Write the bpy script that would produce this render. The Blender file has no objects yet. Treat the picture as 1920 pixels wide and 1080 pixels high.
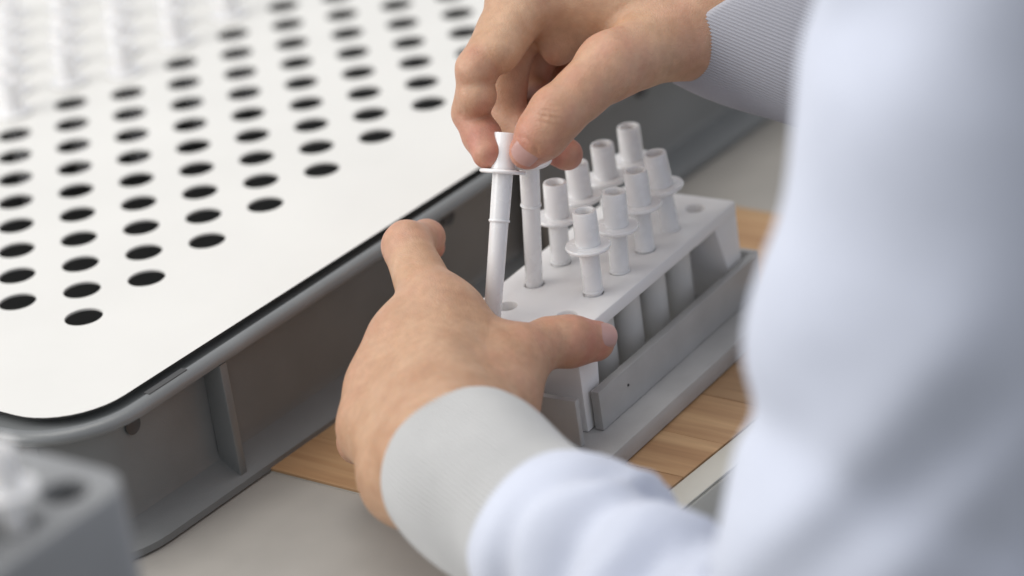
import bpy, bmesh, math, random
import numpy as np
from mathutils import Vector, Matrix
from mathutils.geometry import delaunay_2d_cdt
random.seed(4); np.random.seed(4)
scene = bpy.context.scene
COL = scene.collection

# ------------------------------------------------------------------ camera
CAM = np.array([-0.84122941, -0.95103043, 0.57385217])
M = np.array([[0.59575134536, -0.79148494455, -0.13649878036],      # rows: right, down, forward
              [-0.41603250519, -0.15872998906, -0.89538915851],
              [0.68702058856, 0.59021722536, -0.42384706884]])
FPX = 6400.0
cam_d = bpy.data.cameras.new('camera'); cam = bpy.data.objects.new('camera', cam_d); COL.objects.link(cam)
cam_d.sensor_width = 36.0; cam_d.lens = FPX / 1920 * 36.0
cam_d.clip_start = 0.05; cam_d.clip_end = 50
mw = Matrix.Identity(4)
for i in range(3):
    mw[i][0] = M[0][i]; mw[i][1] = -M[1][i]; mw[i][2] = -M[2][i]; mw[i][3] = CAM[i]
cam.matrix_world = mw
cam_d.dof.use_dof = True; cam_d.dof.focus_distance = 1.335; cam_d.dof.aperture_fstop = 4.3
cam_d.dof.aperture_blades = 9
scene.camera = cam

# ------------------------------------------------------------------ light
world = bpy.data.worlds.new('World'); scene.world = world; world.use_nodes = True
bg = world.node_tree.nodes['Background']
bg.inputs[0].default_value = (0.93, 0.95, 1.0, 1); bg.inputs[1].default_value = 0.62

def area(name, loc, target, sx, sy, power, colour):
    l = bpy.data.lights.new(name, 'AREA'); l.shape = 'RECTANGLE'; l.size = sx; l.size_y = sy
    l.energy = power; l.color = colour
    o = bpy.data.objects.new(name, l); COL.objects.link(o); o.location = loc
    o.rotation_euler = (Vector(target) - Vector(loc)).to_track_quat('-Z', 'Y').to_euler()
    return o
area('window_light', (-1.5, 1.5, 1.35), (0.1, -0.1, 0), 2.2, 1.5, 46, (1.0, 0.98, 0.95))
area('ceiling_light', (0.15, 0.25, 2.0), (0.1, -0.1, 0), 1.6, 1.2, 16, (1.0, 0.97, 0.92))

scene.view_settings.view_transform = 'Standard'; scene.view_settings.look = 'None'
scene.view_settings.exposure = 0.0; scene.view_settings.gamma = 1.0
scene.view_settings.use_curve_mapping = False
scene.render.engine = 'CYCLES'
scene.cycles.use_denoising = True
scene.cycles.max_bounces = 8

# ------------------------------------------------------------------ helpers
def at(px, py, d):
    """the place seen at pixel (px, py) of the 1920x1080 photograph, d metres deep"""
    return CAM + M.T @ np.array([(px - 960) / FPX, (py - 540) / FPX, 1.0]) * d
def at_z(px, py, z):
    v = M.T @ np.array([(px - 960) / FPX, (py - 540) / FPX, 1.0])
    return CAM + v * (z - CAM[2]) / v[2]

def link(o, parent=None):
    COL.objects.link(o)
    if parent is not None: o.parent = parent
    return o
def tag(o, label=None, cat=None, group=None, kind=None):
    if label: o['label'] = label
    if cat: o['category'] = cat
    if group: o['group'] = group
    if kind: o['kind'] = kind
    return o
def empty(name, loc=(0, 0, 0), rz=0):
    o = bpy.data.objects.new(name, None); COL.objects.link(o); o.location = loc; o.rotation_euler = (0, 0, rz)
    o.empty_display_size = 0.01
    return o
def mesh_obj(name, verts, faces, mat, parent=None, smooth=False):
    me = bpy.data.meshes.new(name); me.from_pydata([tuple(v) for v in verts], [], [tuple(f) for f in faces]); me.update()
    if smooth: me.shade_smooth()
    me.materials.append(mat)
    return link(bpy.data.objects.new(name, me), parent)
def bm_obj(name, bm, mat, parent=None, smooth=False, autosmooth=None):
    bmesh.ops.recalc_face_normals(bm, faces=bm.faces)
    me = bpy.data.meshes.new(name); bm.to_mesh(me); bm.free()
    if smooth or autosmooth:
        me.shade_smooth()
        if autosmooth: me.set_sharp_from_angle(angle=math.radians(autosmooth))
    me.materials.append(mat)
    return link(bpy.data.objects.new(name, me), parent)
def box_bm(x0, x1, y0, y1, z0, z1, bevel=0, seg=2):
    bm = bmesh.new(); bmesh.ops.create_cube(bm, size=1)
    for v in bm.verts:
        v.co = Vector((x0 if v.co.x < 0 else x1, y0 if v.co.y < 0 else y1, z0 if v.co.z < 0 else z1))
    if bevel: bmesh.ops.bevel(bm, geom=bm.edges[:], offset=bevel, segments=seg, affect='EDGES', profile=0.5)
    return bm
def box(name, x0, x1, y0, y1, z0, z1, mat, parent=None, bevel=0, seg=2):
    return bm_obj(name, box_bm(x0, x1, y0, y1, z0, z1, bevel, seg), mat, parent, autosmooth=35 if bevel else None)
def lathe(name, prof, mat, parent=None, n=32, closed=True):
    vs = []; fs = []
    for r, z in prof:
        for k in range(n):
            a = 2 * math.pi * k / n; vs.append((r * math.cos(a), r * math.sin(a), z))
    m = len(prof)
    for i in range(m if closed else m - 1):
        j = (i + 1) % m
        for k in range(n):
            k2 = (k + 1) % n
            fs.append((i * n + k, i * n + k2, j * n + k2, j * n + k))
    me = bpy.data.meshes.new(name); me.from_pydata(vs, [], fs); me.update()
    me.shade_smooth(); me.set_sharp_from_angle(angle=math.radians(38)); me.materials.append(mat)
    return link(bpy.data.objects.new(name, me), parent)
def prism(name, outline, z0, z1, mat, parent=None, holes=(), bevel=0):
    """flat slab of an outline with holes, from z0 to z1"""
    pts = [Vector(p) for p in outline]; edges = [(i, (i + 1) % len(outline)) for i in range(len(outline))]
    for h in holes:
        b = len(pts); pts += [Vector(p) for p in h]; edges += [(b + i, b + (i + 1) % len(h)) for i in range(len(h))]
    own = [-1] * len(outline)
    for i, h in enumerate(holes): own += [i] * len(h)
    vo, eo, fo, ov, oe, of = delaunay_2d_cdt(pts, edges, [], 1, 1e-7)
    vh = [own[o[0]] if o else -1 for o in ov]
    fo = [f for f in fo if not (vh[f[0]] >= 0 and len({vh[i] for i in f}) == 1)]
    bm = bmesh.new(); vs = [bm.verts.new((v.x, v.y, z1)) for v in vo]
    for f in fo:
        try: bm.faces.new([vs[i] for i in f])
        except ValueError: pass
    r = bmesh.ops.extrude_face_region(bm, geom=bm.faces[:])
    for v in [g for g in r['geom'] if isinstance(g, bmesh.types.BMVert)]: v.co.z = z0
    bmesh.ops.recalc_face_normals(bm, faces=bm.faces)
    if bevel:
        es = [e for e in bm.edges if len(e.link_faces) == 2 and e.calc_face_angle() > 1.2 and all(abs(v.co.z - z1) < 1e-7 for v in e.verts)]
        bmesh.ops.bevel(bm, geom=es, offset=bevel, segments=2, affect='EDGES', profile=0.5)
    return bm_obj(name, bm, mat, parent, autosmooth=40)
def circle(cx, cy, r, n=28):
    return [(cx + r * math.cos(2 * math.pi * k / n), cy + r * math.sin(2 * math.pi * k / n)) for k in range(n)]
def rounded(pts, rads, n=8):
    """polygon with rounded corners"""
    out = []
    m = len(pts)
    for i in range(m):
        p = Vector(pts[i]); a = (Vector(pts[i - 1]) - p).normalized(); b = (Vector(pts[(i + 1) % m]) - p).normalized()
        r = rads[i] if hasattr(rads, '__len__') else rads
        ang = a.angle(b); t = r / math.tan(ang / 2)
        c = p + (a + b).normalized() * (r / math.sin(ang / 2))
        p0 = p + a * t; p1 = p + b * t
        v0 = p0 - c; v1 = p1 - c; th = v0.angle_signed(v1)
        for k in range(n + 1):
            q = v0.copy(); q.rotate(Matrix.Rotation(-th * k / n, 2)) 
            out.append(tuple(c + q))
    return out

# ------------------------------------------------------------------ materials
def mat_new(name):
    m = bpy.data.materials.new(name); m.use_nodes = True
    nt = m.node_tree; return m, nt, nt.nodes['Principled BSDF']
def N(nt, t, **kw):
    n = nt.nodes.new(t)
    for k, v in kw.items():
        if k.startswith('i_'): n.inputs[k[2:].replace('_', ' ')].default_value = v
        else: setattr(n, k, v)
    return n
def plain(name, col, rough=0.5, var=0.06, scale=60, bump=0.0, bscale=900, sss=0.0, spec=0.5, rvar=0.08, coords='Object', metallic=0.0):
    """paint or plastic: base colour with a faint mottling, uneven gloss and fine grain"""
    m, nt, b = mat_new(name); L = nt.links
    tc = N(nt, 'ShaderNodeTexCoord')
    n1 = N(nt, 'ShaderNodeTexNoise'); n1.inputs['Scale'].default_value = scale; n1.inputs['Detail'].default_value = 5
    L.new(tc.outputs[coords], n1.inputs['Vector'])
    mr = N(nt, 'ShaderNodeMapRange'); mr.inputs[1].default_value = 0.3; mr.inputs[2].default_value = 0.7
    mr.inputs[3].default_value = 1 - var; mr.inputs[4].default_value = 1 + var
    L.new(n1.outputs['Fac'], mr.inputs[0])
    mx = N(nt, 'ShaderNodeMix', data_type='RGBA', blend_type='MULTIPLY'); mx.inputs[0].default_value = 1
    mx.inputs[6].default_value = (*col, 1); L.new(mr.outputs[0], mx.inputs[7]); L.new(mx.outputs[2], b.inputs['Base Color'])
    mr2 = N(nt, 'ShaderNodeMapRange'); mr2.inputs[3].default_value = rough - rvar; mr2.inputs[4].default_value = rough + rvar
    L.new(n1.outputs['Fac'], mr2.inputs[0]); L.new(mr2.outputs[0], b.inputs['Roughness'])
    b.inputs['Specular IOR Level'].default_value = spec; b.inputs['Metallic'].default_value = metallic
    if sss:
        b.inputs['Subsurface Weight'].default_value = sss; b.inputs['Subsurface Radius'].default_value = (1, 0.9, 0.8); b.inputs['Subsurface Scale'].default_value = 0.003
    if bump:
        n2 = N(nt, 'ShaderNodeTexNoise'); n2.inputs['Scale'].default_value = bscale; n2.inputs['Detail'].default_value = 3
        L.new(tc.outputs[coords], n2.inputs['Vector'])
        bp = N(nt, 'ShaderNodeBump'); bp.inputs['Strength'].default_value = bump; bp.inputs['Distance'].default_value = 0.0004
        L.new(n2.outputs['Fac'], bp.inputs['Height']); L.new(bp.outputs['Normal'], b.inputs['Normal'])
    return m
MT = {}
MT['plate'] = plain('white_sheet', (0.765, 0.755, 0.72), 0.42, 0.022, 14, 0.05, 1500)
MT['plate_edge'] = plain('dark_plate_edge', (0.03, 0.03, 0.03), 0.5)
MT['crate'] = plain('grey_crate_plastic', (0.172, 0.180, 0.182), 0.32, 0.10, 25, 0.18, 1400, spec=0.7)
MT['tube'] = plain('white_tube_plastic', (0.88, 0.87, 0.865), 0.26, 0.008, 200, sss=0.3)
MT['tube'].node_tree.nodes['Principled BSDF'].inputs['Coat Weight'].default_value = 0.5
MT['tube'].node_tree.nodes['Principled BSDF'].inputs['Coat Roughness'].default_value = 0.08
MT['rack'] = plain('white_rack_plastic', (0.86, 0.845, 0.835), 0.38, 0.02, 40, 0.08, 1200, sss=0.1)
MT['sleeve_tube'] = plain('milky_sleeve', (0.74, 0.73, 0.70), 0.4, 0.03, 60)
MT['holder'] = plain('grey_painted_holder', (0.44, 0.435, 0.425), 0.42, 0.10, 45, 0.25, 900)
MT['table'] = plain('grey_laminate', (0.37, 0.35, 0.32), 0.5, 0.06, 30, 0.1, 1500)
MT['table_edge'] = plain('pale_edge_band', (0.62, 0.60, 0.53), 0.5, 0.04, 30)
MT['floor'] = plain('dull_green_grey_floor', (0.10, 0.105, 0.09), 0.6, 0.1, 3)
MT['greybox'] = plain('blue_grey_plastic', (0.27, 0.275, 0.28), 0.5, 0.05, 30)
MT['shade_slab'] = plain('dark_shade_slab', (0.022, 0.022, 0.021), 0.6)  # near-black of the added slab, in place of deep shade
MT['screw'] = plain('screw_and_hole_shade', (0.06, 0.06, 0.06), 0.5)  # also the painted shade of the drain holes and rim slot

def wood_mat():
    m, nt, b = mat_new('beech_plank'); L = nt.links
    tc = N(nt, 'ShaderNodeTexCoord'); oi = N(nt, 'ShaderNodeObjectInfo')
    off = N(nt, 'ShaderNodeVectorMath', operation='MULTIPLY_ADD'); off.inputs[1].default_value = (1, 1, 1)
    sc = N(nt, 'ShaderNodeVectorMath', operation='SCALE'); sc.inputs[3].default_value = 7.3
    cv = N(nt, 'ShaderNodeCombineXYZ'); L.new(oi.outputs['Random'], cv.inputs[0]); L.new(oi.outputs['Random'], cv.inputs[1])
    L.new(cv.outputs[0], sc.inputs[0]); L.new(tc.outputs['Object'], off.inputs[0]); L.new(sc.outputs[0], off.inputs[2])
    mp = N(nt, 'ShaderNodeMapping'); mp.inputs['Scale'].default_value = (95, 7, 40); L.new(off.outputs[0], mp.inputs['Vector'])
    n1 = N(nt, 'ShaderNodeTexNoise'); n1.inputs['Scale'].default_value = 1.0; n1.inputs['Detail'].default_value = 7; n1.inputs['Distortion'].default_value = 0.5
    L.new(mp.outputs[0], n1.inputs['Vector'])
    cr = N(nt, 'ShaderNodeValToRGB'); e = cr.color_ramp.elements
    e[0].position = 0.3; e[0].color = (0.37, 0.205, 0.10, 1); e[1].position = 0.72; e[1].color = (0.57, 0.365, 0.195, 1)
    L.new(n1.outputs['Fac'], cr.inputs[0])
    mp2 = N(nt, 'ShaderNodeMapping'); mp2.inputs['Scale'].default_value = (900, 45, 300); L.new(off.outputs[0], mp2.inputs['Vector'])
    n2 = N(nt, 'ShaderNodeTexNoise'); n2.inputs['Scale'].default_value = 1; n2.inputs['Detail'].default_value = 2; L.new(mp2.outputs[0], n2.inputs['Vector'])
    mr = N(nt, 'ShaderNodeMapRange'); mr.inputs[3].default_value = 0.86; mr.inputs[4].default_value = 1.1; L.new(n2.outputs['Fac'], mr.inputs[0])
    hv = N(nt, 'ShaderNodeMapRange'); hv.inputs[3].default_value = 0.86; hv.inputs[4].default_value = 1.08; L.new(oi.outputs['Random'], hv.inputs[0])
    mu = N(nt, 'ShaderNodeMath', operation='MULTIPLY'); L.new(mr.outputs[0], mu.inputs[0]); L.new(hv.outputs[0], mu.inputs[1])
    mx = N(nt, 'ShaderNodeMix', data_type='RGBA', blend_type='MULTIPLY'); mx.inputs[0].default_value = 1
    L.new(cr.outputs[0], mx.inputs[6]); L.new(mu.outputs[0], mx.inputs[7]); L.new(mx.outputs[2], b.inputs['Base Color'])
    b.inputs['Roughness'].default_value = 0.42
    return m
MT['wood'] = wood_mat()

def skin_mat():
    m, nt, b = mat_new('skin'); L = nt.links
    tc = N(nt, 'ShaderNodeTexCoord')
    at_ = N(nt, 'ShaderNodeAttribute', attribute_name='flush')
    n1 = N(nt, 'ShaderNodeTexNoise'); n1.inputs['Scale'].default_value = 60; n1.inputs['Detail'].default_value = 6; n1.inputs['Roughness'].default_value = 0.62
    L.new(tc.outputs['Object'], n1.inputs['Vector'])
    base = N(nt, 'ShaderNodeMix', data_type='RGBA'); base.inputs[6].default_value = (0.49, 0.278, 0.165, 1); base.inputs[7].default_value = (0.585, 0.368, 0.234, 1)
    mr = N(nt, 'ShaderNodeMapRange'); mr.inputs[1].default_value = 0.35; mr.inputs[2].default_value = 0.65; L.new(n1.outputs['Fac'], mr.inputs[0])
    L.new(mr.outputs[0], base.inputs[0])
    fl = N(nt, 'ShaderNodeMix', data_type='RGBA'); fl.inputs[7].default_value = (0.55, 0.212, 0.16, 1)
    L.new(at_.outputs['Fac'], fl.inputs[0]); L.new(base.outputs[2], fl.inputs[6])
    n3 = N(nt, 'ShaderNodeTexNoise'); n3.inputs['Scale'].default_value = 330; n3.inputs['Detail'].default_value = 3; L.new(tc.outputs['Object'], n3.inputs['Vector'])
    mr3 = N(nt, 'ShaderNodeMapRange'); mr3.inputs[1].default_value = 0.3; mr3.inputs[2].default_value = 0.7; mr3.inputs[3].default_value = 0.93; mr3.inputs[4].default_value = 1.05
    L.new(n3.outputs['Fac'], mr3.inputs[0])
    mx = N(nt, 'ShaderNodeMix', data_type='RGBA', blend_type='MULTIPLY'); mx.inputs[0].default_value = 1
    L.new(fl.outputs[2], mx.inputs[6]); L.new(mr3.outputs[0], mx.inputs[7]); L.new(mx.outputs[2], b.inputs['Base Color'])
    b.inputs['Roughness'].default_value = 0.43
    b.inputs['Subsurface Weight'].default_value = 0.22; b.inputs['Subsurface Radius'].default_value = (1.0, 0.38, 0.2); b.inputs['Subsurface Scale'].default_value = 0.0045
    # pores and fine skin lines
    v = N(nt, 'ShaderNodeTexVoronoi', feature='DISTANCE_TO_EDGE'); v.inputs['Scale'].default_value = 800
    wv = N(nt, 'ShaderNodeTexNoise'); wv.inputs['Scale'].default_value = 300; L.new(tc.outputs['Object'], wv.inputs['Vector'])
    ad = N(nt, 'ShaderNodeMix', data_type='RGBA', blend_type='LINEAR_LIGHT'); ad.inputs[0].default_value = 0.0025
    L.new(tc.outputs['Object'], ad.inputs[6]); L.new(wv.outputs['Color'], ad.inputs[7]); L.new(ad.outputs[2], v.inputs['Vector'])
    mr4 = N(nt, 'ShaderNodeMapRange'); mr4.inputs[2].default_value = 0.18; L.new(v.outputs['Distance'], mr4.inputs[0])
    b1 = N(nt, 'ShaderNodeBump'); b1.inputs['Strength'].default_value = 0.34; b1.inputs['Distance'].default_value = 0.00025
    L.new(mr4.outputs[0], b1.inputs['Height'])
    b2 = N(nt, 'ShaderNodeBump'); b2.inputs['Strength'].default_value = 0.20; b2.inputs['Distance'].default_value = 0.0008
    n4 = N(nt, 'ShaderNodeTexNoise'); n4.inputs['Scale'].default_value = 190; n4.inputs['Detail'].default_value = 4; L.new(tc.outputs['Object'], n4.inputs['Vector'])
    L.new(n4.outputs['Fac'], b2.inputs['Height']); L.new(b1.outputs[0], b2.inputs['Normal']); L.new(b2.outputs[0], b.inputs['Normal'])
    return m
MT['skin'] = skin_mat()
MT['nail'] = plain('fingernail', (0.53, 0.315, 0.28), 0.32, 0.05, 150, 0.05, 500, sss=0.2)

def fabric(name, col, bump=0.35, scale=1500, var=0.05):
    m, nt, b = mat_new(name); L = nt.links
    tc = N(nt, 'ShaderNodeTexCoord')
    n1 = N(nt, 'ShaderNodeTexNoise'); n1.inputs['Scale'].default_value = 25; n1.inputs['Detail'].default_value = 6; L.new(tc.outputs['Object'], n1.inputs['Vector'])
    n2 = N(nt, 'ShaderNodeTexNoise'); n2.inputs['Scale'].default_value = scale; n2.inputs['Detail'].default_value = 2; L.new(tc.outputs['Object'], n2.inputs['Vector'])
    mr = N(nt, 'ShaderNodeMapRange'); mr.inputs[1].default_value = .3; mr.inputs[2].default_value = .7; mr.inputs[3].default_value = 1 - var; mr.inputs[4].default_value = 1 + var
    L.new(n1.outputs['Fac'], mr.inputs[0])
    mx = N(nt, 'ShaderNodeMix', data_type='RGBA', blend_type='MULTIPLY'); mx.inputs[0].default_value = 1; mx.inputs[6].default_value = (*col, 1)
    L.new(mr.outputs[0], mx.inputs[7]); L.new(mx.outputs[2], b.inputs['Base Color'])
    b.inputs['Roughness'].default_value = 0.9; b.inputs['Specular IOR Level'].default_value = 0.15
    b.inputs['Sheen Weight'].default_value = 0.25; b.inputs['Sheen Roughness'].default_value = 0.5
    bp = N(nt, 'ShaderNodeBump'); bp.inputs['Strength'].default_value = bump; bp.inputs['Distance'].default_value = 0.0005
    L.new(n2.outputs['Fac'], bp.inputs['Height']); L.new(bp.outputs[0], b.inputs['Normal'])
    return m
MT['sweater'] = fabric('pale_blue_sweater', (0.615, 0.65, 0.75))
MT['cuff'] = fabric('grey_cuff_knit', (0.50, 0.50, 0.495), 0.5, 1600, 0.07)
MT['cuff_shaded'] = fabric('shaded_cuff_knit', (0.41, 0.41, 0.445), 0.3, 2200, 0.04)  # same cuff knit, darker and bluer: shade put into the colour

# ------------------------------------------------------------------ the setting: floor, table
TZ = -0.060                                                          # table top
WZ = -0.0582                                                         # top of the wooden board
fl = box('floor', -6, 6, -6, 6, -0.90, -0.80, MT['floor']); tag(fl, kind='structure')
tb = empty('table', (0.15, 0.15, TZ)); tag(tb, 'pale grey laminate table with light edge band under the grey crate', 'table')
def rel(o, root):                                                    # keep world place under a root that is only moved
    o.parent = root; o.location = Vector(o.location) - Vector(root.location); return o
TY = -0.2515
rel(box('tabletop', -0.75, 1.0, TY + 0.0025, 0.60, TZ - 0.025, TZ, MT['table']), tb)
rel(box('edge_band', -0.75, 1.0, TY, TY + 0.0025, TZ - 0.025, TZ - 0.0002, MT['table_edge'], bevel=0.0008), tb)
for x in (-0.70, 0.95):
    for y in (-0.20, 0.55):
        rel(box('leg', x - 0.02, x + 0.02, y - 0.02, y + 0.02, -0.80, TZ - 0.025, MT['holder']), tb)

# wooden board made of beech planks, lying on the table
wb = empty('wooden_board', (0.012, -0.238, TZ)); tag(wb, 'thin beech board of joined planks lying under the grey holder', 'board')
x = 0.0; k = 0
while x < 0.278:
    w = (0.0290, 0.0310, 0.0285, 0.0320)[k % 4]
    w = min(w, 0.278 - x)
    p = box('plank', 0.0001, w - 0.00015, 0, 0.20, 0.0004, WZ - TZ - (0.00008 if k % 2 else 0), MT['wood'], wb, bevel=0.0002, seg=1)
    p.location = (x, 0, 0); x += w; k += 1
box('backing', 0.0002, 0.2778, 0.0004, 0.1996, 0.0, 0.0004, MT['table_edge'], wb)
# pale inlay strip of the table front beside the board
tag(box('metal_strip', -0.02, 0.62, TY + 0.0005, -0.2385, TZ + 0.0003, TZ + 0.0012, MT['table_edge'], bevel=0.0003), 'pale flat strip along the table edge beside the wooden board', 'strip')

# ------------------------------------------------------------------ grey crate
CX0, CX1, CY0, CY1 = -0.0885, 0.512, -0.0765, 0.326
crate = empty('storage_crate', (0.2, 0.12, TZ)); tag(crate, 'large grey plastic stacking crate with ribbed side and rounded rim', 'crate')
CR = []
def crate_part(o): CR.append(o); rel(o, crate); return o
WY = CY0 + 0.0115                                                    # outer face of recessed wall
def ring_loft(name, sections, mat):
    """rounded-rectangle rings lofted: each section is (inset, z, corner radius)"""
    vs = []; n = 0; fs = []
    for ins, z, r in sections:
        ring = rounded([(CX0 + ins, CY0 + ins), (CX1 - ins, CY0 + ins), (CX1 - ins, CY1 - ins), (CX0 + ins, CY1 - ins)], r, 10)
        n = len(ring); vs += [(p[0], p[1], z) for p in ring]
    m = len(sections)
    for i in range(m):
        j = (i + 1) % m
        for k in range(n):
            k2 = (k + 1) % n; fs.append((i * n + k, i * n + k2, j * n + k2, j * n + k))
    me = bpy.data.meshes.new(name); me.from_pydata(vs, [], fs); me.update()
    bm = bmesh.new(); bm.from_mesh(me); bmesh.ops.recalc_face_normals(bm, faces=bm.faces)
    return bm_obj(name, bm, mat, autosmooth=40)
RZ = 0.0002
crate_part(ring_loft('rim', [(0.0180, -0.0040, 0.022), (0.0180, -0.0024, 0.022), (0.0068, -0.0030, 0.033), (0.0062, RZ - 0.0008, 0.034), (0.0050, RZ, 0.035), (0.0030, RZ - 0.0002, 0.037), (0.0011, RZ - 0.0012, 0.039),
                             (0.0002, RZ - 0.0028, 0.040), (0.0004, RZ - 0.0044, 0.040), (0.0016, RZ - 0.0052, 0.038), (0.0115, RZ - 0.0054, 0.028)], MT['crate']))
crate_part(ring_loft('wall', [(0.0115, RZ - 0.0055, 0.028), (0.0125, -0.0450, 0.027), (0.0112, -0.0490, 0.029), (0.0010, -0.0552, 0.039), (-0.0008, -0.0562, 0.041), (-0.0010, -0.0590, 0.041), (0.0000, TZ + 0.0004, 0.040), (0.016, TZ + 0.0004, 0.024), (0.015, RZ - 0.0055, 0.024)], MT['crate']))
fo = rounded([(CX0 + .0165, CY0 + .0165), (CX1 - .0165, CY0 + .0165), (CX1 - .0165, CY1 - .0165), (CX0 + .0165, CY1 - .0165)], 0.021, 8)
crate_part(prism('base', fo, TZ + 0.0005, TZ + 0.004, MT['crate']))
crate_part(prism('shade_slab', rounded([(CX0 + .0165, CY0 + .0165), (CX1 - .0165, CY0 + .0165), (CX1 - .0165, CY1 - .0165), (CX0 + .0165, CY1 - .0165)], 0.020, 8), TZ + 0.0041, -0.045, MT['shade_slab']))  # added slab, near-black so the plate's holes look dark
for rx in (-0.0025, 0.205, 0.415):
    crate_part(box('rib', rx, rx + 0.0042, CY0 + 0.0016, WY + 0.0005, -0.0570, RZ - 0.0056, MT['crate'], bevel=0.0006))
for rx in (-0.045, 0.155, 0.300):                                    # drain holes as dark discs: their shade is put into the colour
    h = lathe('drain_hole_shade', [(0.0, 0.0), (0.0032, 0.0), (0.0040, 0.0004), (0.0040, -0.0004), (0.0, -0.0004)], MT['screw'])
    h.rotation_euler = (math.pi / 2, 0, 0); h.location = (rx, WY - 0.0006, -0.0120); crate_part(h)
for ry in (-0.045, 0.06, 0.20):
    crate_part(box('rib', CX0 + 0.0016, CX0 + 0.0120, ry, ry + 0.0042, -0.0570, RZ - 0.0056, MT['crate'], bevel=0.0006))
crate_part(box('rim_slot_shade', -0.040, -0.018, CY0 + 0.0036, CY0 + 0.0066, RZ - 0.0006, RZ + 0.0002, MT['screw']))  # solid dark bar; the slot's shade is put into its colour

# ------------------------------------------------------------------ perforated white plate
S = 0.019; HR = 0.42 * S
PL = [(-0.0757, -0.0652), (0.4985, -0.0835 + 0.0178), (0.4985, 0.314), (-0.0755, 0.314)]
PL[1] = (0.4985, -0.0702)
lat = []
for i in range(-40, 60):
    for j in range(-40, 60):
        a, b = i, j
        if (a + b) % 2: continue
        if a < 0 or b < 0: continue
        X, Y = a * S, b * S
        if X > 0.475 or Y > 0.29: continue
        lat.append((a, b))
def plate_pt(a, b): return (a * S, b * S)
holes = [circle(a * S, b * S, HR, 30) for a, b in lat]
pl_out = rounded(PL, 0.030, 10)
PT = 0.0010
plate = prism('perforated_plate', pl_out, 0.0004, 0.0004 + PT, MT['plate'], None, holes)
plate.data.materials.append(MT['plate_edge'])
for p in plate.data.polygons:                                        # dark colour on the outer edge of the sheet, not of the holes
    if abs(p.normal.z) < 0.5:
        c = p.center
        d = min((c.x - PL[0][0]), (0.4985 - c.x), (c.y + 0.0702), (0.314 - c.y))
        if d < 0.012: p.material_index = 1
tag(plate, 'white perforated plate with diagonal rows of round holes on grey crate', 'plate')
# sheet packing under the plate is open: the holes look down on the added dark slab

# ------------------------------------------------------------------ mouthpiece tubes
FL_BOT = -0.064                                                      # stem end, measured from the flange
def make_tube():
    root = empty('mouthpiece_tube')
    lathe('mouthpiece', [(0.0032, 0.0006), (0.0051, 0.0006), (0.0050, 0.004), (0.00485, 0.0147), (0.0046, 0.0153), (0.0036, 0.0154), (0.0033, 0.0149), (0.0031, 0.006)], MT['tube'], root, 36)
    lathe('flange', [(0.0030, -0.0008), (0.0088, -0.0008), (0.0092, -0.0003), (0.0092, 0.0003), (0.0088, 0.0008), (0.0062, 0.0006), (0.0051, 0.0010), (0.0030, 0.0008)], MT['tube'], root, 40)
    lathe('stem', [(0.0028, -0.0007), (0.00405, -0.0007), (0.0039, -0.0182), (0.0037, -0.0200), (0.0034, FL_BOT + 0.0006), (0.0031, FL_BOT), (0.0026, FL_BOT), (0.0026, -0.03)], MT['tube'], root, 32)
    lathe('ring', [(0.0034, -0.0198), (0.0041, -0.0198), (0.0043, -0.0193), (0.0041, -0.0187), (0.0034, -0.0187)], MT['tube'], root, 32)
    return root
proto = make_tube(); used = [False]
def tube(flange, axis, label, group, spin=0.0):
    if not used[0]: r = proto; used[0] = True
    else:
        r = proto.copy(); COL.objects.link(r)
        for ch in proto.children:
            c = ch.copy(); COL.objects.link(c); c.parent = r
    r.location = Vector(flange)
    r.rotation_mode = 'QUATERNION'; r.rotation_quaternion = Vector(axis).to_track_quat('Z', 'Y')
    return tag(r, label, 'tube', group)

# frame of the holder and rack, turned slightly against the crate
TH = math.radians(4.5); OX, OY = 0.0769, -0.188
def W(x, y, z): return np.array([OX + math.cos(TH) * x - math.sin(TH) * y, OY + math.sin(TH) * x + math.cos(TH) * y, z])
RT = -0.007                                                          # top of the rack
HX = [0.0125 + 0.0205 * k for k in range(6)]; HYF, HYB = 0.009, 0.037

# grey holder
hold = empty('rack_holder', (OX, OY, WZ), TH); tag(hold, 'grey painted holder with upright sides standing on the wooden board', 'holder')
bz = 0.0083
box('base', -0.0175, 0.135, -0.0225, 0.060, 0.0003, bz, MT['holder'], hold, 0.0006)
box('front_wall', 0.0005, 0.1300, -0.0092, -0.0052, bz + 0.0001, bz + 0.0172, MT['holder'], hold, 0.0006)
box('back_wall', 0.0005, 0.1300, 0.0525, 0.0565, bz + 0.0001, bz + 0.0172, MT['holder'], hold, 0.0006)
box('end_wall', -0.0142, -0.0112, -0.0078, 0.056, bz + 0.0001, bz + 0.0205, MT['holder'], hold, 0.0006)
box('end_wall', 0.1305, 0.1335, -0.0078, 0.056, bz + 0.0001, bz + 0.0172, MT['holder'], hold, 0.0006)
for sx, sz in ((0.0215, 0.010),):
    s = lathe('screw', [(0.0, 0.0003), (0.0005, 0.0003), (0.0006, 0.0), (0.0, -0.0003)], MT['screw'], hold, 14); s.rotation_euler = (math.pi / 2, 0, 0); s.location = (sx, -0.0093, bz + sz)

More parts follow.
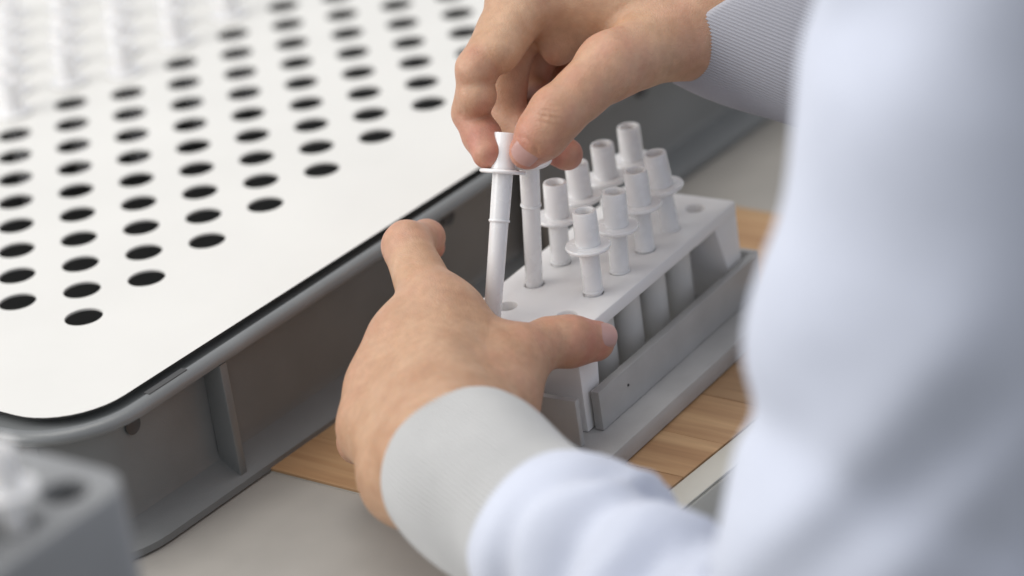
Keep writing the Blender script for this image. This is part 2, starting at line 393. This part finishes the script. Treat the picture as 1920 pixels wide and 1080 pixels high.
# white rack
rack = empty('tube_rack', (OX, OY, WZ + bz), TH); tag(rack, 'white plastic tube rack with two rows of holes gripped by a hand', 'rack')
rz = RT - (WZ + bz)
RX0, RX1, RY0, RY1 = -0.003, 0.1262, -0.0042, 0.0508
hol = [circle(x, y, 0.0040, 24) for x in HX for y in (HYF, HYB)]
out = rounded([(RX0, RY0), (RX1, RY0), (RX1, RY1), (RX0, RY1)], 0.0015, 4)
prism('top_plate', out, rz - 0.0052, rz, MT['rack'], rack, hol, bevel=0.0009)
def panel(name, pts):                                                # end panel: x-z outline run through y
    bm = bmesh.new(); f = bm.faces.new([bm.verts.new((x, RY0 + 0.0003, z)) for x, z in pts])
    r = bmesh.ops.extrude_face_region(bm, geom=[f])
    for v in [g for g in r['geom'] if isinstance(g, bmesh.types.BMVert)]: v.co.y = RY1 - 0.0003
    bmesh.ops.bevel(bm, geom=bm.edges[:], offset=0.0006, segments=2, affect='EDGES', profile=0.5)
    return bm_obj(name, bm, MT['rack'], rack, autosmooth=40)
zt = rz - 0.0053
panel('end_panel', [(RX0 + 0.0004, 0.0002), (0.0085, 0.0002), (0.0095, 0.012), (0.0125, zt), (RX0 + 0.0004, zt)])
panel('end_panel', [(RX1 - 0.0004, 0.0002), (RX1 - 0.0004, zt), (0.1080, zt), (0.1155, 0.012), (0.1165, 0.0002)])
for x in HX:
    for y in (HYF, HYB):
        if x > 0.11 and y == HYF: continue
        lathe('sleeve', [(0.0042, zt), (0.0066, zt), (0.0063, 0.0008), (0.0042, 0.0008)], MT['sleeve_tube'], rack, 28).location = (x, y, 0)

# tubes standing in the rack: hole index, row, pixel of the mouth's centre in the photograph
ord_ = ['first', 'second', 'third', 'fourth', 'fifth', 'sixth']
heads = [(1, 'F', 1095, 395), (2, 'F', 1151, 359), (3, 'F', 1191, 319), (4, 'F', 1227, 287),
         (2, 'B', 1040, 342), (3, 'B', 1080, 305), (4, 'B', 1128, 270), (5, 'B', 1178, 237), (1, 'B', 989, 233)]
labels = {(1, 'F'): 'white tube standing in the rack next to the empty front hole beside the thumb',
          (2, 'F'): 'white tube with upright mouth in the rack, second of the four on the front side',
          (3, 'F'): 'white tube with bright gleaming mouth rim, third of the four on the front side',
          (4, 'F'): 'white leaning tube on the front side, next to the empty hole at the rack end',
          (2, 'B'): 'white tube on the crate side of the rack, next to the raised tube',
          (3, 'B'): 'white tube on the crate side of the rack, two along from the raised tube',
          (4, 'B'): 'white tube on the crate side of the rack, second from the far rack end',
          (5, 'B'): 'white tube at the far rack end on the crate side, farthest from the hands',
          (1, 'B'): 'white raised tube right behind the one held between thumb and finger'}
for k, row, px, py in heads:
    H = W(HX[k], HYF if row == 'F' else HYB, RT)
    v = at(px, py, 1.0) - CAM
    # point of the sight line nearest to the vertical axis through the hole
    vh = v[:2]; t = np.dot(H[:2] - CAM[:2], vh) / np.dot(vh, vh); T = CAM + v * t
    ax = (T - H) / np.linalg.norm(T - H)
    tube(T - ax * 0.0153, ax, labels[(k, row)], 'mouthpiece tubes in the white rack')

# the tube held between thumb and index finger
tB = at(921, 622, 1.337); tF = at(943, 322, 1.335); tax = (tF - tB) / np.linalg.norm(tF - tB)
tube(tF, tax, 'white tube held between thumb and index finger above the rack', 'mouthpiece tubes handled')

# tubes standing in the far corner of the plate
first_filled = {-2: 7, 0: 10, 2: 9, 4: 9, 6: 9, 8: 9}
for a, b in lat:
    start = a - b                                                    # which diagonal row
    k = min(a, b)
    lim = {-6: 6, -4: 6, -2: 8, 0: 10, 2: 9, 4: 9, 6: 9, 8: 9}.get(start)
    if lim is None or k < lim: continue
    P = np.array([a * S, b * S, 0.0]); c = M @ (P - CAM); u = c[:2] / c[2] * FPX + [960, 540]
    if u[0] < -45 or u[1] < -12 or u[0] > 700: continue
    lean = Vector((random.gauss(0, .03), random.gauss(0, .03), 1))
    tube((a * S, b * S, 0.0004 + PT + 0.0011), lean, 'white mouthpiece tube standing in a hole of the perforated plate', 'tubes standing in the perforated plate')

# ------------------------------------------------------------------ grey tube box near the crate corner
GZ = 0.100
g0 = at_z(262, 893, GZ)
gb = empty('tube_box', (g0[0], g0[1], TZ)); tag(gb, 'blue grey plastic box with holes in its top beside the crate corner', 'box')
gh = GZ - TZ; gl, gw = 0.125, 0.060
go = rounded([(-gl, 0), (0, 0), (0, gw), (-gl, gw)], 0.014, 8)
ghol = [(-0.0160 - 0.0215 * i, 0.0165 + 0.027 * j) for i in range(4) for j in range(2)]
prism('top', go, gh - 0.006, gh, MT['greybox'], gb, [circle(x, y, 0.0074, 28) for x, y in ghol], bevel=0.0015)
def wall_ring(name, z0, z1, inset, mat, parent):
    a = rounded([(-gl, 0), (0, 0), (0, gw), (-gl, gw)], 0.014, 8); b = rounded([(-gl + inset, inset), (-inset, inset), (-inset, gw - inset), (-gl + inset, gw - inset)], 0.011, 8)
    return prism(name, a, z0, z1, mat, parent, [b])
wall_ring('wall', 0.0003, gh - 0.0061, 0.003, MT['greybox'], gb)
prism('bottom', rounded([(-gl + .0031, .0031), (-.0031, .0031), (-.0031, gw - .0031), (-gl + .0031, gw - .0031)], 0.0108, 8), 0.0005, 0.003, MT['greybox'], gb)
for q, (hx, hy) in enumerate(ghol):
    if q not in (2, 3, 4, 5): continue
    tube((g0[0] + hx, g0[1] + hy, GZ + 0.010 + 0.002 * random.random()), (random.gauss(0, .04), random.gauss(0, .04), 1), ('white tube in the blue grey box beside its dark empty hole' if q == 2 else 'white tube standing in the blue grey box beside the crate corner'), 'tubes in the blue grey box')

# ------------------------------------------------------------------ the person: signed-distance body
def seg_sdf(P, a, b, ra, rb):
    a = np.asarray(a); b = np.asarray(b); ab = b - a
    t = np.clip(((P - a) @ ab) / max(ab @ ab, 1e-12), 0, 1)
    return np.linalg.norm(P - a - t[:, None] * ab, axis=1) - (ra + (rb - ra) * t)
def smin(a, b, k):
    h = np.clip(0.5 + 0.5 * (b - a) / k, 0, 1)
    return b + (a - b) * h - k * h * (1 - h)
def chain(P, nodes, k):
    d = None
    for (a, ra), (b, rb) in zip(nodes[:-1], nodes[1:]):
        s = seg_sdf(P, a, b, ra, rb); d = s if d is None else smin(d, s, k)
    return d
def surface(fn, lo, hi, h):
    """surface nets: mesh of fn = 0 inside the box lo..hi"""
    lo = np.asarray(lo); hi = np.asarray(hi); n = np.ceil((hi - lo) / h).astype(int) + 1
    gx, gy, gz = [lo[i] + h * np.arange(n[i]) for i in range(3)]
    F = np.empty(n, np.float32)
    # coarse pass first, fine values only near the surface
    st = 6
    cx, cy, cz = np.meshgrid(gx[::st], gy[::st], gz[::st], indexing='ij')
    cf = fn(np.stack([cx.ravel(), cy.ravel(), cz.ravel()], 1)).reshape(cx.shape)
    idx = [np.minimum((np.arange(m) + st // 2) // st, s - 1) for m, s in zip(n, cf.shape)]
    F[:] = cf[np.ix_(*idx)]
    near = np.abs(F) < h * st * 1.6
    w = np.argwhere(near); pts = lo + w * h
    vals = np.concatenate([fn(pts[i:i + 400000]) for i in range(0, len(pts), 400000)])
    F[near] = vals
    ins = F < 0
    c = [ins[i:n[0] - 1 + i, j:n[1] - 1 + j, k:n[2] - 1 + k] for i in (0, 1) for j in (0, 1) for k in (0, 1)]
    sm = sum(x.astype(np.int8) for x in c); act = (sm > 0) & (sm < 8)
    ai = np.argwhere(act); vid = -np.ones(act.shape, np.int64); vid[act] = np.arange(len(ai))
    acc = np.zeros((len(ai), 3)); cnt = np.zeros(len(ai))
    offs = [(i, j, k) for i in (0, 1) for j in (0, 1) for k in (0, 1)]
    for o in offs:
        for ax in range(3):
            if o[ax]: continue
            o2 = list(o); o2[ax] = 1
            f0 = F[ai[:, 0] + o[0], ai[:, 1] + o[1], ai[:, 2] + o[2]]; f1 = F[ai[:, 0] + o2[0], ai[:, 1] + o2[1], ai[:, 2] + o2[2]]
            m = (f0 < 0) != (f1 < 0); t = np.where(m, f0 / np.where(m, f0 - f1, 1), 0)
            p = np.tile(np.array(o, float), (len(ai), 1)); p[:, ax] = t
            acc += p * m[:, None]; cnt += m
    V = lo + (ai + acc / cnt[:, None]) * h
    Q = []
    for ax in range(3):
        u, v = [(1, 2), (2, 0), (0, 1)][ax]
        s0 = [slice(1, n[i] - 1) for i in range(3)]; s0[ax] = slice(0, n[ax] - 1); s1 = list(s0); s1[ax] = slice(1, n[ax])
        a0 = ins[tuple(s0)]; a1 = ins[tuple(s1)]
        e = np.argwhere(a0 != a1); sgn = a0[tuple(e.T)]
        e = e + np.array([1 if i != ax else 0 for i in range(3)])
        def cell(du, dv):
            q = e.copy(); q[:, u] -= du; q[:, v] -= dv; return vid[tuple(q.T)]
        q = np.stack([cell(1, 1), cell(0, 1), cell(0, 0), cell(1, 0)], 1)
        q[~sgn] = q[~sgn][:, ::-1]; Q.append(q)
    return V, np.concatenate(Q)
def grad(fn, V, e=2e-4):
    g = np.stack([fn(V + e * np.eye(3)[i]) - fn(V - e * np.eye(3)[i]) for i in range(3)], 1)
    return g / np.maximum(np.linalg.norm(g, axis=1, keepdims=True), 1e-9)
def polish(fn, V, it=2):
    for _ in range(it):
        V = V - grad(fn, V) * np.clip(fn(V), -1e-3, 1e-3)[:, None]
    return V
def np_mesh(name, V, Q):
    me = bpy.data.meshes.new(name)
    me.vertices.add(len(V)); me.vertices.foreach_set('co', V.astype(np.float32).ravel())
    me.loops.add(Q.size); me.loops.foreach_set('vertex_index', Q.astype(np.int32).ravel())
    me.polygons.add(len(Q)); me.polygons.foreach_set('loop_start', np.arange(0, Q.size, Q.shape[1], dtype=np.int32))
    me.update(calc_edges=True); me.validate(); me.shade_smooth()
    return me
mm = 0.001
def J(px, py, d, r): return (at(px, py, d), r * mm)

# ---- right hand: pinches the tube, seen from the thumb side
def K(px, py, d, r): return J(px, py, d + 0.0237, r)
RW = K(1372, 28, 1.343, 23)
r_mcp = {'index': K(985, -8, 1.336, 12.5), 'middle': K(1020, -30, 1.357, 12.5), 'ring': K(1065, -30, 1.377, 12), 'little': K(1115, -10, 1.392, 11)}
RH = {
 'index': [r_mcp['index'], K(894, 130, 1.311, 7.8), K(882, 214, 1.320, 6.8), K(902, 254, 1.317, 7.0), K(914, 287, 1.3115, 6.1)],
 'middle': [r_mcp['middle'], K(950, 105, 1.346, 9.4), K(950, 222, 1.350, 8.0), K(1062, 289, 1.332, 6.6)],
 'ring': [r_mcp['ring'], K(1004, 95, 1.370, 9.2), K(990, 180, 1.368, 8), K(1050, 205, 1.345, 7)],
 'little': [r_mcp['little'], K(1060, 80, 1.386, 8.5), K(1050, 150, 1.378, 7.5), K(1095, 160, 1.362, 6.5)],
 'thumb': [K(1275, 68, 1.330, 15), K(1145, 124, 1.306, 13.2), K(1090, 172, 1.300, 10.4), K(1042, 216, 1.297, 10.7), K(1014, 254, 1.2985, 9.7), K(989, 283, 1.3035, 7.2)]}
r_pads = {'index': [[K(968, 40, 1.324, 10), K(934, 97, 1.312, 9.0)], [K(894, 180, 1.312, 7.9), K(890, 190, 1.315, 7.7)], [K(907, 256, 1.315, 7.2), K(915, 284, 1.3115, 6.0)]]}
r_palm = [[RW, r_mcp['index']], [RW, r_mcp['middle']], [RW, r_mcp['ring']], [RW, r_mcp['little']],
          [K(1660, 140, 1.335, 27), RW], [K(1275, 68, 1.332, 15), K(1120, 5, 1.346, 14)], [K(1090, 0, 1.346, 12), K(1046, 92, 1.340, 6.5)],
          [r_mcp['index'], r_mcp['middle']], [r_mcp['middle'], r_mcp['ring']], [r_mcp['ring'], r_mcp['little']]]
# ---- left hand: grips the near end of the rack, back of the hand up
LW = J(850, 868, 1.25, 23)
l_mcp = {'index': J(818, 592, 1.318, 12.5), 'middle': J(765, 645, 1.313, 12.5), 'ring': J(727, 725, 1.305, 12.5), 'little': J(709, 800, 1.294, 11.8)}
LH = {
 'index': [l_mcp['index'], J(763, 461, 1.346, 9.4), J(800, 446, 1.364, 6.8), J(808, 462, 1.374, 5.6)],
 'middle': [l_mcp['middle'], J(790, 590, 1.358, 9.3), J(835, 605, 1.372, 8.0), J(845, 640, 1.372, 7)],
 'ring': [l_mcp['ring'], J(742, 690, 1.352, 9), J(800, 700, 1.368, 8), J(830, 715, 1.36, 7)],
 'little': [l_mcp['little'], J(673, 828, 1.322, 8), J(728, 850, 1.340, 7.2), J(770, 830, 1.345, 6.5)],
 'thumb': [J(925, 752, 1.290, 15), J(975, 668, 1.308, 12.0), J(1030, 642, 1.318, 9.4), J(1068, 640, 1.321, 9.8), J(1116, 639, 1.3275, 8.0)]}
l_palm = [[LW, l_mcp['index']], [LW, l_mcp['middle']], [LW, l_mcp['ring']], [LW, l_mcp['little']],
          [J(1100, 1080, 1.165, 24), LW], [LW, J(925, 752, 1.290, 15)], [J(925, 752, 1.290, 14), l_mcp['index']], [J(770, 890, 1.262, 17), l_mcp['little']], [J(770, 890, 1.262, 17), LW],
          [J(945, 690, 1.303, 11), J(860, 600, 1.318, 10)],
          [l_mcp['index'], l_mcp['middle']], [l_mcp['middle'], l_mcp['ring']], [l_mcp['ring'], l_mcp['little']]]
def hand_fn(palm, fingers, pads={}, kp=0.010, kf=0.007):
    def fn(P):
        d = None
        for (a, ra), (b, rb) in palm:
            s = seg_sdf(P, a, b, ra, rb); d = s if d is None else smin(d, s, kp)
        tot = d
        for n_, ch in fingers.items():
            c = chain(P, ch, 0.0035)
            for (a, ra), (b, rb) in pads.get(n_, ()): c = smin(c, seg_sdf(P, a, b, ra, rb), 0.0014)
            f = smin(d, c, kf if n_ != 'thumb' else 0.009)
            tot = smin(tot, f, 0.0006) if n_ != 'thumb' else np.minimum(tot, f)
        return tot
    return fn
def bbox(palm, fingers, pad=0.006):
    pts = [(p, r) for s in palm for p, r in s] + [(p, r) for c in fingers.values() for p, r in c]
    return np.min([p - r - pad for p, r in pts], 0), np.max([p + r + pad for p, r in pts], 0)
def dist_poly(V, pts):
    d = np.full(len(V), 9.0)
    for a, b in zip(pts[:-1], pts[1:]): d = np.minimum(d, seg_sdf(V, a, b, 0, 0))
    return d
def crease(V, Nn, fn, pix, depth, width):
    """a skin fold along pixels of the photograph, laid on the nearest surface"""
    path = []
    for px, py in pix:
        d = 1.20; o = at(px, py, 1.0) - CAM
        for _ in range(80):
            f = fn((CAM + o * d)[None])[0]
            if f < 2e-5: break
            d += f * 0.7
        path.append(CAM + o * d)
    # smooth polyline
    path = np.array(path); q = []
    for i in range(len(path) - 1):
        for t in np.linspace(0, 1, 6, endpoint=False): q.append(path[i] * (1 - t) + path[i + 1] * t)
    q.append(path[-1]); q = np.array(q)
    for _ in range(3): q[1:-1] = (q[:-2] + 2 * q[1:-1] + q[2:]) / 4
    dd = dist_poly(V, q)
    e = np.minimum(np.linalg.norm(V - q[0], axis=1), np.linalg.norm(V - q[-1], axis=1))
    fade = np.clip(e / 0.003, 0.15, 1)
    return V - Nn * (depth * mm * np.exp(-(dd / (width * mm)) ** 2) * fade)[:, None]

bodyV = []; bodyQ = []; flushA = []; off = 0
right_creases = [([(926, 148), (914, 152), (898, 152)], 0.5, 0.8), ([(922, 216), (908, 220), (892, 224)], 0.5, 0.8),
    ([(1002, 224), (1020, 229), (1042, 236)], 0.45, 0.55), ([(1006, 214), (1016, 217), (1030, 219), (1052, 223)], 0.55, 0.55), ([(1010, 205), (1030, 209), (1056, 210)], 0.5, 0.55), ([(1016, 196), (1036, 200), (1060, 200)], 0.42, 0.55), ([(1030, 190), (1046, 192)], 0.25, 0.6), ([(955, 282), (958, 266), (970, 256), (988, 258), (1004, 272), (1010, 292)], 0.5, 0.7),
    ([(1186, 126), (1186, 152), (1172, 178), (1150, 195)], 0.55, 1.0), ([(1268, 96), (1262, 122), (1246, 148)], 0.4, 1.2),
    ([(868, 205), (862, 216), (860, 226)], 0.3, 0.7), ([(876, 120), (872, 132)], 0.3, 0.8), ([(884, 108), (880, 122)], 0.25, 0.8)]
left_creases = [([(1012, 640), (1022, 662), (1036, 684)], 0.7, 0.9), ([(1062, 612), (1066, 636), (1068, 660)], 0.2, 0.8), ([(1052, 612), (1056, 636), (1058, 662)], 0.2, 0.8),
    ([(748, 496), (768, 492), (790, 498)], 0.25, 0.9), ([(742, 484), (764, 479), (786, 486)], 0.22, 0.8), ([(938, 612), (960, 626), (985, 634)], 0.25, 1.1),
    ([(900, 680), (918, 700), (926, 730)], 0.2, 1.5)]
for fingers, palm, cre, pads in ((RH, r_palm, right_creases, r_pads), (LH, l_palm, left_creases, {})):
    fn = hand_fn(palm, fingers, pads); lo, hi = bbox(palm, fingers)
    V, Q = surface(fn, lo, hi, 0.0009)
    V = polish(fn, V); Nn = grad(fn, V)
    # flush: fingertips and knuckles are pinker
    fl_ = np.zeros(len(V)); blot = 0.75 + 0.25 * np.sin(V @ np.array([420., 130, -210])) * np.sin(V @ np.array([-160., 380, 240]) + 1)
    for n_, ch in fingers.items():
        fl_ = np.maximum(fl_, 1.0 * np.exp(-(np.linalg.norm(V - ch[-1][0], axis=1) / 0.020) ** 2))
        for p, r in ch[:-1]: fl_ = np.maximum(fl_, 0.55 * np.exp(-(np.linalg.norm(V - p, axis=1) / (r * 1.25)) ** 4))
    fl_ = np.clip(fl_ * blot + 0.10 * (blot - 0.75), 0, 1)
    # soft anatomy: tendons and veins of the back of the hand
    wob = 0.00012 * (np.sin(V @ np.array([310., 120, 95]) + 1.3) * np.sin(V @ np.array([-90., 270, 160])) + np.sin(V @ np.array([150., -200, 330])))
    V = V + Nn * wob[:, None]
    for pix, dp, wd in cre: V = crease(V, Nn, fn, pix, dp, wd)
    bodyV.append(V); bodyQ.append(Q + off); flushA.append(fl_); off += len(V)

# ---- arms and trunk under the clothes
L_EL = at(1545, 1400, 1.055); L_SH = at(1960, -260, 1.01)
R_SH = L_SH + np.array([0.34, -0.02, 0.01]); R_EL = at(2150, 330, 1.335)
CH = (L_SH + R_SH) / 2 + np.array([0.0, -0.05, -0.13]); HIP = CH + np.array([0.01, -0.04, -0.42])
LWp = at(850, 868, 1.25); RWp = RW[0]
def trunk_fn(P):
    d = seg_sdf(P, LWp + (L_EL - LWp) * .15, L_EL, .022, .026)
    for a, b, ra, rb in ((L_EL, L_SH, .026, .036), (RWp + (R_EL - RWp) * .15, R_EL, .024, .028), (R_EL, R_SH, .028, .036), (L_SH, R_SH, .05, .05),
                         (CH + [-.06, 0, 0], HIP + [-.05, 0, 0], .095, .10), (CH + [.06, 0, 0], HIP + [.05, 0, 0], .095, .10), ((L_SH + R_SH) / 2, (L_SH + R_SH) / 2 + [0, .02, .10], .055, .05)):
        d = smin(d, seg_sdf(P, np.asarray(a), np.asarray(b), ra, rb), 0.03)
    return d
pp = np.array([LWp, L_EL, L_SH, R_SH, R_EL, RWp, HIP, (L_SH + R_SH) / 2 + [0, 0, .15]])
V, Q = surface(trunk_fn, pp.min(0) - .13, pp.max(0) + .13, 0.008)
bodyV.append(V); bodyQ.append(Q + off); flushA.append(np.zeros(len(V)))
person = empty('person', (float(HIP[0]), float(HIP[1]), float(HIP[2]))); tag(person, 'person in a pale blue sweater with grey cuffs lifting a tube from the rack', 'person')
def person_part(o): return rel(o, person)
me = np_mesh('body', np.concatenate(bodyV), np.concatenate(bodyQ))
a_ = me.attributes.new('flush', 'FLOAT', 'POINT'); a_.data.foreach_set('value', np.concatenate(flushA).astype(np.float32))
me.materials.append(MT['skin']); body = link(bpy.data.objects.new('body', me)); person_part(body)

# ---- nails
def nail(centre, along, normal, w, l, R, name='fingernail'):
    al = np.asarray(along) / np.linalg.norm(along); no = np.asarray(normal) - al * np.dot(normal, al); no /= np.linalg.norm(no); si = np.cross(al, no)
    vs = []; fs = []; nu, nv = 15, 17
    for iv in range(nv):
        t = iv / (nv - 1) * 2 - 1                                     # -1 root .. 1 free edge
        half = w / 2 * (1 - 0.10 * max(t, 0) ** 2) * (1 - 0.25 * max(-t - 0.55, 0) / 0.45)
        for iu in range(nu):
            s = iu / (nu - 1) * 2 - 1
            x = s * half; y = t * l / 2 - (0.16 * l * (1 - s * s) * -1 if t < -0.7 else 0) * 0 - 0.10 * l * s * s * (1 if t > 0 else -1) * abs(t)
            z = math.sqrt(max(R * R - x * x, 1e-9)) - R - 0.00035 * t * t * (1 if t < 0 else 2.2) - 0.0003 * abs(s) ** 6
            vs.append(centre + si * x + al * y + no * z)
    top = len(vs)
    vs += [v - no * 0.0006 for v in vs]
    for iv in range(nv - 1):
        for iu in range(nu - 1):
            a = iv * nu + iu; fs.append((a, a + 1, a + nu + 1, a + nu)); fs.append((top + a, top + a + nu, top + a + nu + 1, top + a + 1))
    rim = [i for i in range(nu)] + [nu * k + nu - 1 for k in range(1, nv)] + [nu * (nv - 1) + i for i in range(nu - 2, -1, -1)] + [nu * k for k in range(nv - 2, 0, -1)]
    for i in range(len(rim)):
        a, b = rim[i], rim[(i + 1) % len(rim)]; fs.append((a, b, top + b, top + a))
    me = bpy.data.meshes.new(name); me.from_pydata([tuple(v) for v in vs], [], fs); me.update()
    bm = bmesh.new(); bm.from_mesh(me)
    o = bm_obj(name, bm, MT['nail'], None, autosmooth=60)
    return person_part(o)
right_v, down_v, fwd = M
def on_hand(fn, px, py):
    o = at(px, py, 1.0) - CAM; d = 1.2
    for _ in range(100):
        f = fn((CAM + o * d)[None])[0]
        if f < 1e-5: break
        d += f * 0.8
    p = CAM + o * d; return p, grad(fn, p[None])[0]
rfn = hand_fn(r_palm, RH, r_pads); lfn = hand_fn(l_palm, LH)
p, n_ = on_hand(rfn, 985, 285)
nail(p + n_ * 0.0002, RH['thumb'][-1][0] - RH['thumb'][-2][0], n_ * 0.35 - fwd, 0.0108, 0.0122, 0.0100)
p, n_ = on_hand(lfn, 1134, 622)
nail(p + n_ * 0.0003, LH['thumb'][-1][0] - LH['thumb'][-2][0], n_, 0.0108, 0.012, 0.0072)

# ---- sweater
EX = np.array([1.0, 0, 0])
def sw_chain(P, nodes, k=0.02): return chain(P, nodes, k)
l_ax = (L_EL - LWp) / np.linalg.norm(L_EL - LWp); r_ax = (R_EL - RWp) / np.linalg.norm(R_EL - RWp)
l_u = right_v - l_ax * np.dot(right_v, l_ax); l_u /= np.linalg.norm(l_u); l_v = np.cross(l_ax, l_u)
l_c1 = LWp + l_ax * 0.066; r_c1 = RWp + r_ax * 0.075
UA = [J(1590, 1330, 1.055, 43), J(1650, 1000, 1.045, 47), J(1728, 620, 1.03, 48), J(1805, 230, 1.02, 48.5), J(1925, -60, 1.012, 47), (L_SH, .053)]
def sweater_fn(P):
    la = sw_chain(P, [(l_c1 + l_ax * .012, .0320), (l_c1 + l_ax * .028, .0350), (l_c1 + l_ax * .07, .034), (LWp + (L_EL - LWp) * .8, .034), (L_EL, .040)], .012)
    ua = sw_chain(P, UA)
    ra = sw_chain(P, [(r_c1 + r_ax * .004, .033), (r_c1 + r_ax * .02, .038), (R_EL, .045), (R_SH, .058)])
    # folds: cloth bunched over the forearm and inside the elbow
    s = (P - LWp) @ l_ax
    ang = np.arctan2((P - LWp) @ l_v, (P - LWp) @ l_u)
    ph = s * 118 + 1.3 * np.sin(ang + 0.8) + 0.8 * np.sin(2 * ang - s * 40) + 0.7 * np.sin(P @ np.array([-60., 43, 51]))
    am = 0.55 + 0.45 * np.sin(ang * 2 + s * 55 + 0.4)
    for s0, dp, wd, pw in ((.099, .0058, .0065, 1.0), (.128, .0065, .0075, 2.1), (.160, .0060, .008, 3.3)):
        la = la + dp * (0.75 + 0.25 * np.sin(ang * 2 + pw)) * np.exp(-((s - s0 - .007 * np.sin(ang + pw) - .004 * np.sin(2 * ang + pw)) / wd) ** 2)
    la = la - (0.0045 * am * (1 - np.abs(np.sin(ph))) ** 1.3 + 0.0022 * np.sin(ang * 3 + s * 75) - 0.0012) * np.clip((s - .078) / .025, 0, 1)
    q = (P - L_EL) @ ((L_SH - L_EL) / np.linalg.norm(L_SH - L_EL))
    ua = ua - 0.0014 * np.sin(q * 62 + 2.2 * np.sin(P @ np.array([17., 25, -9]))) * np.clip((.26 - q) / .1, 0, 1)
    ph2 = P @ (60 * right_v + 34 * down_v) + 1.5 * np.sin(P @ np.array([14., 22, 30]))
    ua = ua - 0.0020 * np.sin(ph2 * 1.6) * np.clip((q + .02) / .1, 0, 1)
    ua = ua + 0.0030 * np.exp(-((q - FOLD_Q + 0.25 * ((P - L_EL) @ right_v - 0.0)) / .010) ** 2)
    d = smin(la, ua, .014)
    t = seg_sdf(P, CH + [-.075, 0, 0], HIP + [-.06, 0, 0], .115, .12)
    for a, b, ra_, rb_ in ((CH + [.075, 0, 0], HIP + [.06, 0, 0], .115, .12), (L_SH, R_SH, .062, .062)):
        t = smin(t, seg_sdf(P, np.asarray(a), np.asarray(b), ra_, rb_), .04)
    d = smin(d, t, .02)
    return smin(d, ra, .02)
FOLD_Q = float(np.dot(at(1425, 800, 1.05) - L_EL, (L_SH - L_EL) / np.linalg.norm(L_SH - L_EL)))
pp = np.array([l_c1, L_EL, L_SH, R_SH, R_EL, r_c1, HIP])
V, Q = surface(sweater_fn, pp.min(0) - .14, pp.max(0) + .14, 0.0035)
V = polish(sweater_fn, V)
me = np_mesh('sweater', V, Q); me.materials.append(MT['sweater'])
person_part(link(bpy.data.objects.new('sweater', me)))

# ---- ribbed cuffs, each a knitted band round the wrist
def cuff(base, axis, length, r0, r1, squash, up, mat, ribs=118, tilt=(0, 0), amp=0.00038):
    ax = axis / np.linalg.norm(axis); u = up - ax * np.dot(up, ax); u /= np.linalg.norm(u); v = np.cross(ax, u)
    nr = ribs * 6; vs = []; fs = []
    prof = [(-0.0012, 0.010), (-0.0026, 0.004), (-0.0024, 0.0012), (-0.0010, 0.0), (0.0004, 0.0006), (0.0012, 0.003)] + [(0.0012, length * k / 16) for k in range(2, 17)] + [(-0.0012, length)]
    for dr, s in prof:
        f = max(s, 0) / length
        r = r0 + (r1 - r0) * f + dr + 0.0009 * math.sin(f * 7) * (f > 0.1)
        for k in range(nr):
            a = 2 * math.pi * k / nr
            rr = r + amp * math.cos(a * ribs) * (1 if dr > 0.001 else 0.5) + 0.0008 * math.sin(2 * a + 5 * f) + 0.0007 * math.sin(3 * a - 8 * f)
            sk = tilt[0] * math.cos(a) + tilt[1] * math.sin(a)
            vs.append(base + ax * (s + sk * (1 - f)) + u * rr * math.cos(a) + v * rr * squash * math.sin(a))
    for i in range(len(prof) - 1):
        for k in range(nr):
            k2 = (k + 1) % nr; fs.append((i * nr + k, i * nr + k2, (i + 1) * nr + k2, (i + 1) * nr + k))
    o = mesh_obj('cuff', vs, fs, mat, None, True)
    bm = bmesh.new(); bm.from_mesh(o.data); bmesh.ops.recalc_face_normals(bm, faces=bm.faces); bm.to_mesh(o.data); bm.free()
    return person_part(o)
cuff(LWp, l_ax, 0.090, 0.0295, 0.0325, 1.0, right_v, MT['cuff'], 112, amp=0.00040)
cuff(RWp - r_ax * 0.003, r_ax, 0.090, 0.0305, 0.0335, 1.0, -down_v, MT['cuff_shaded'], 150, (0.022, 0), 0.00022)
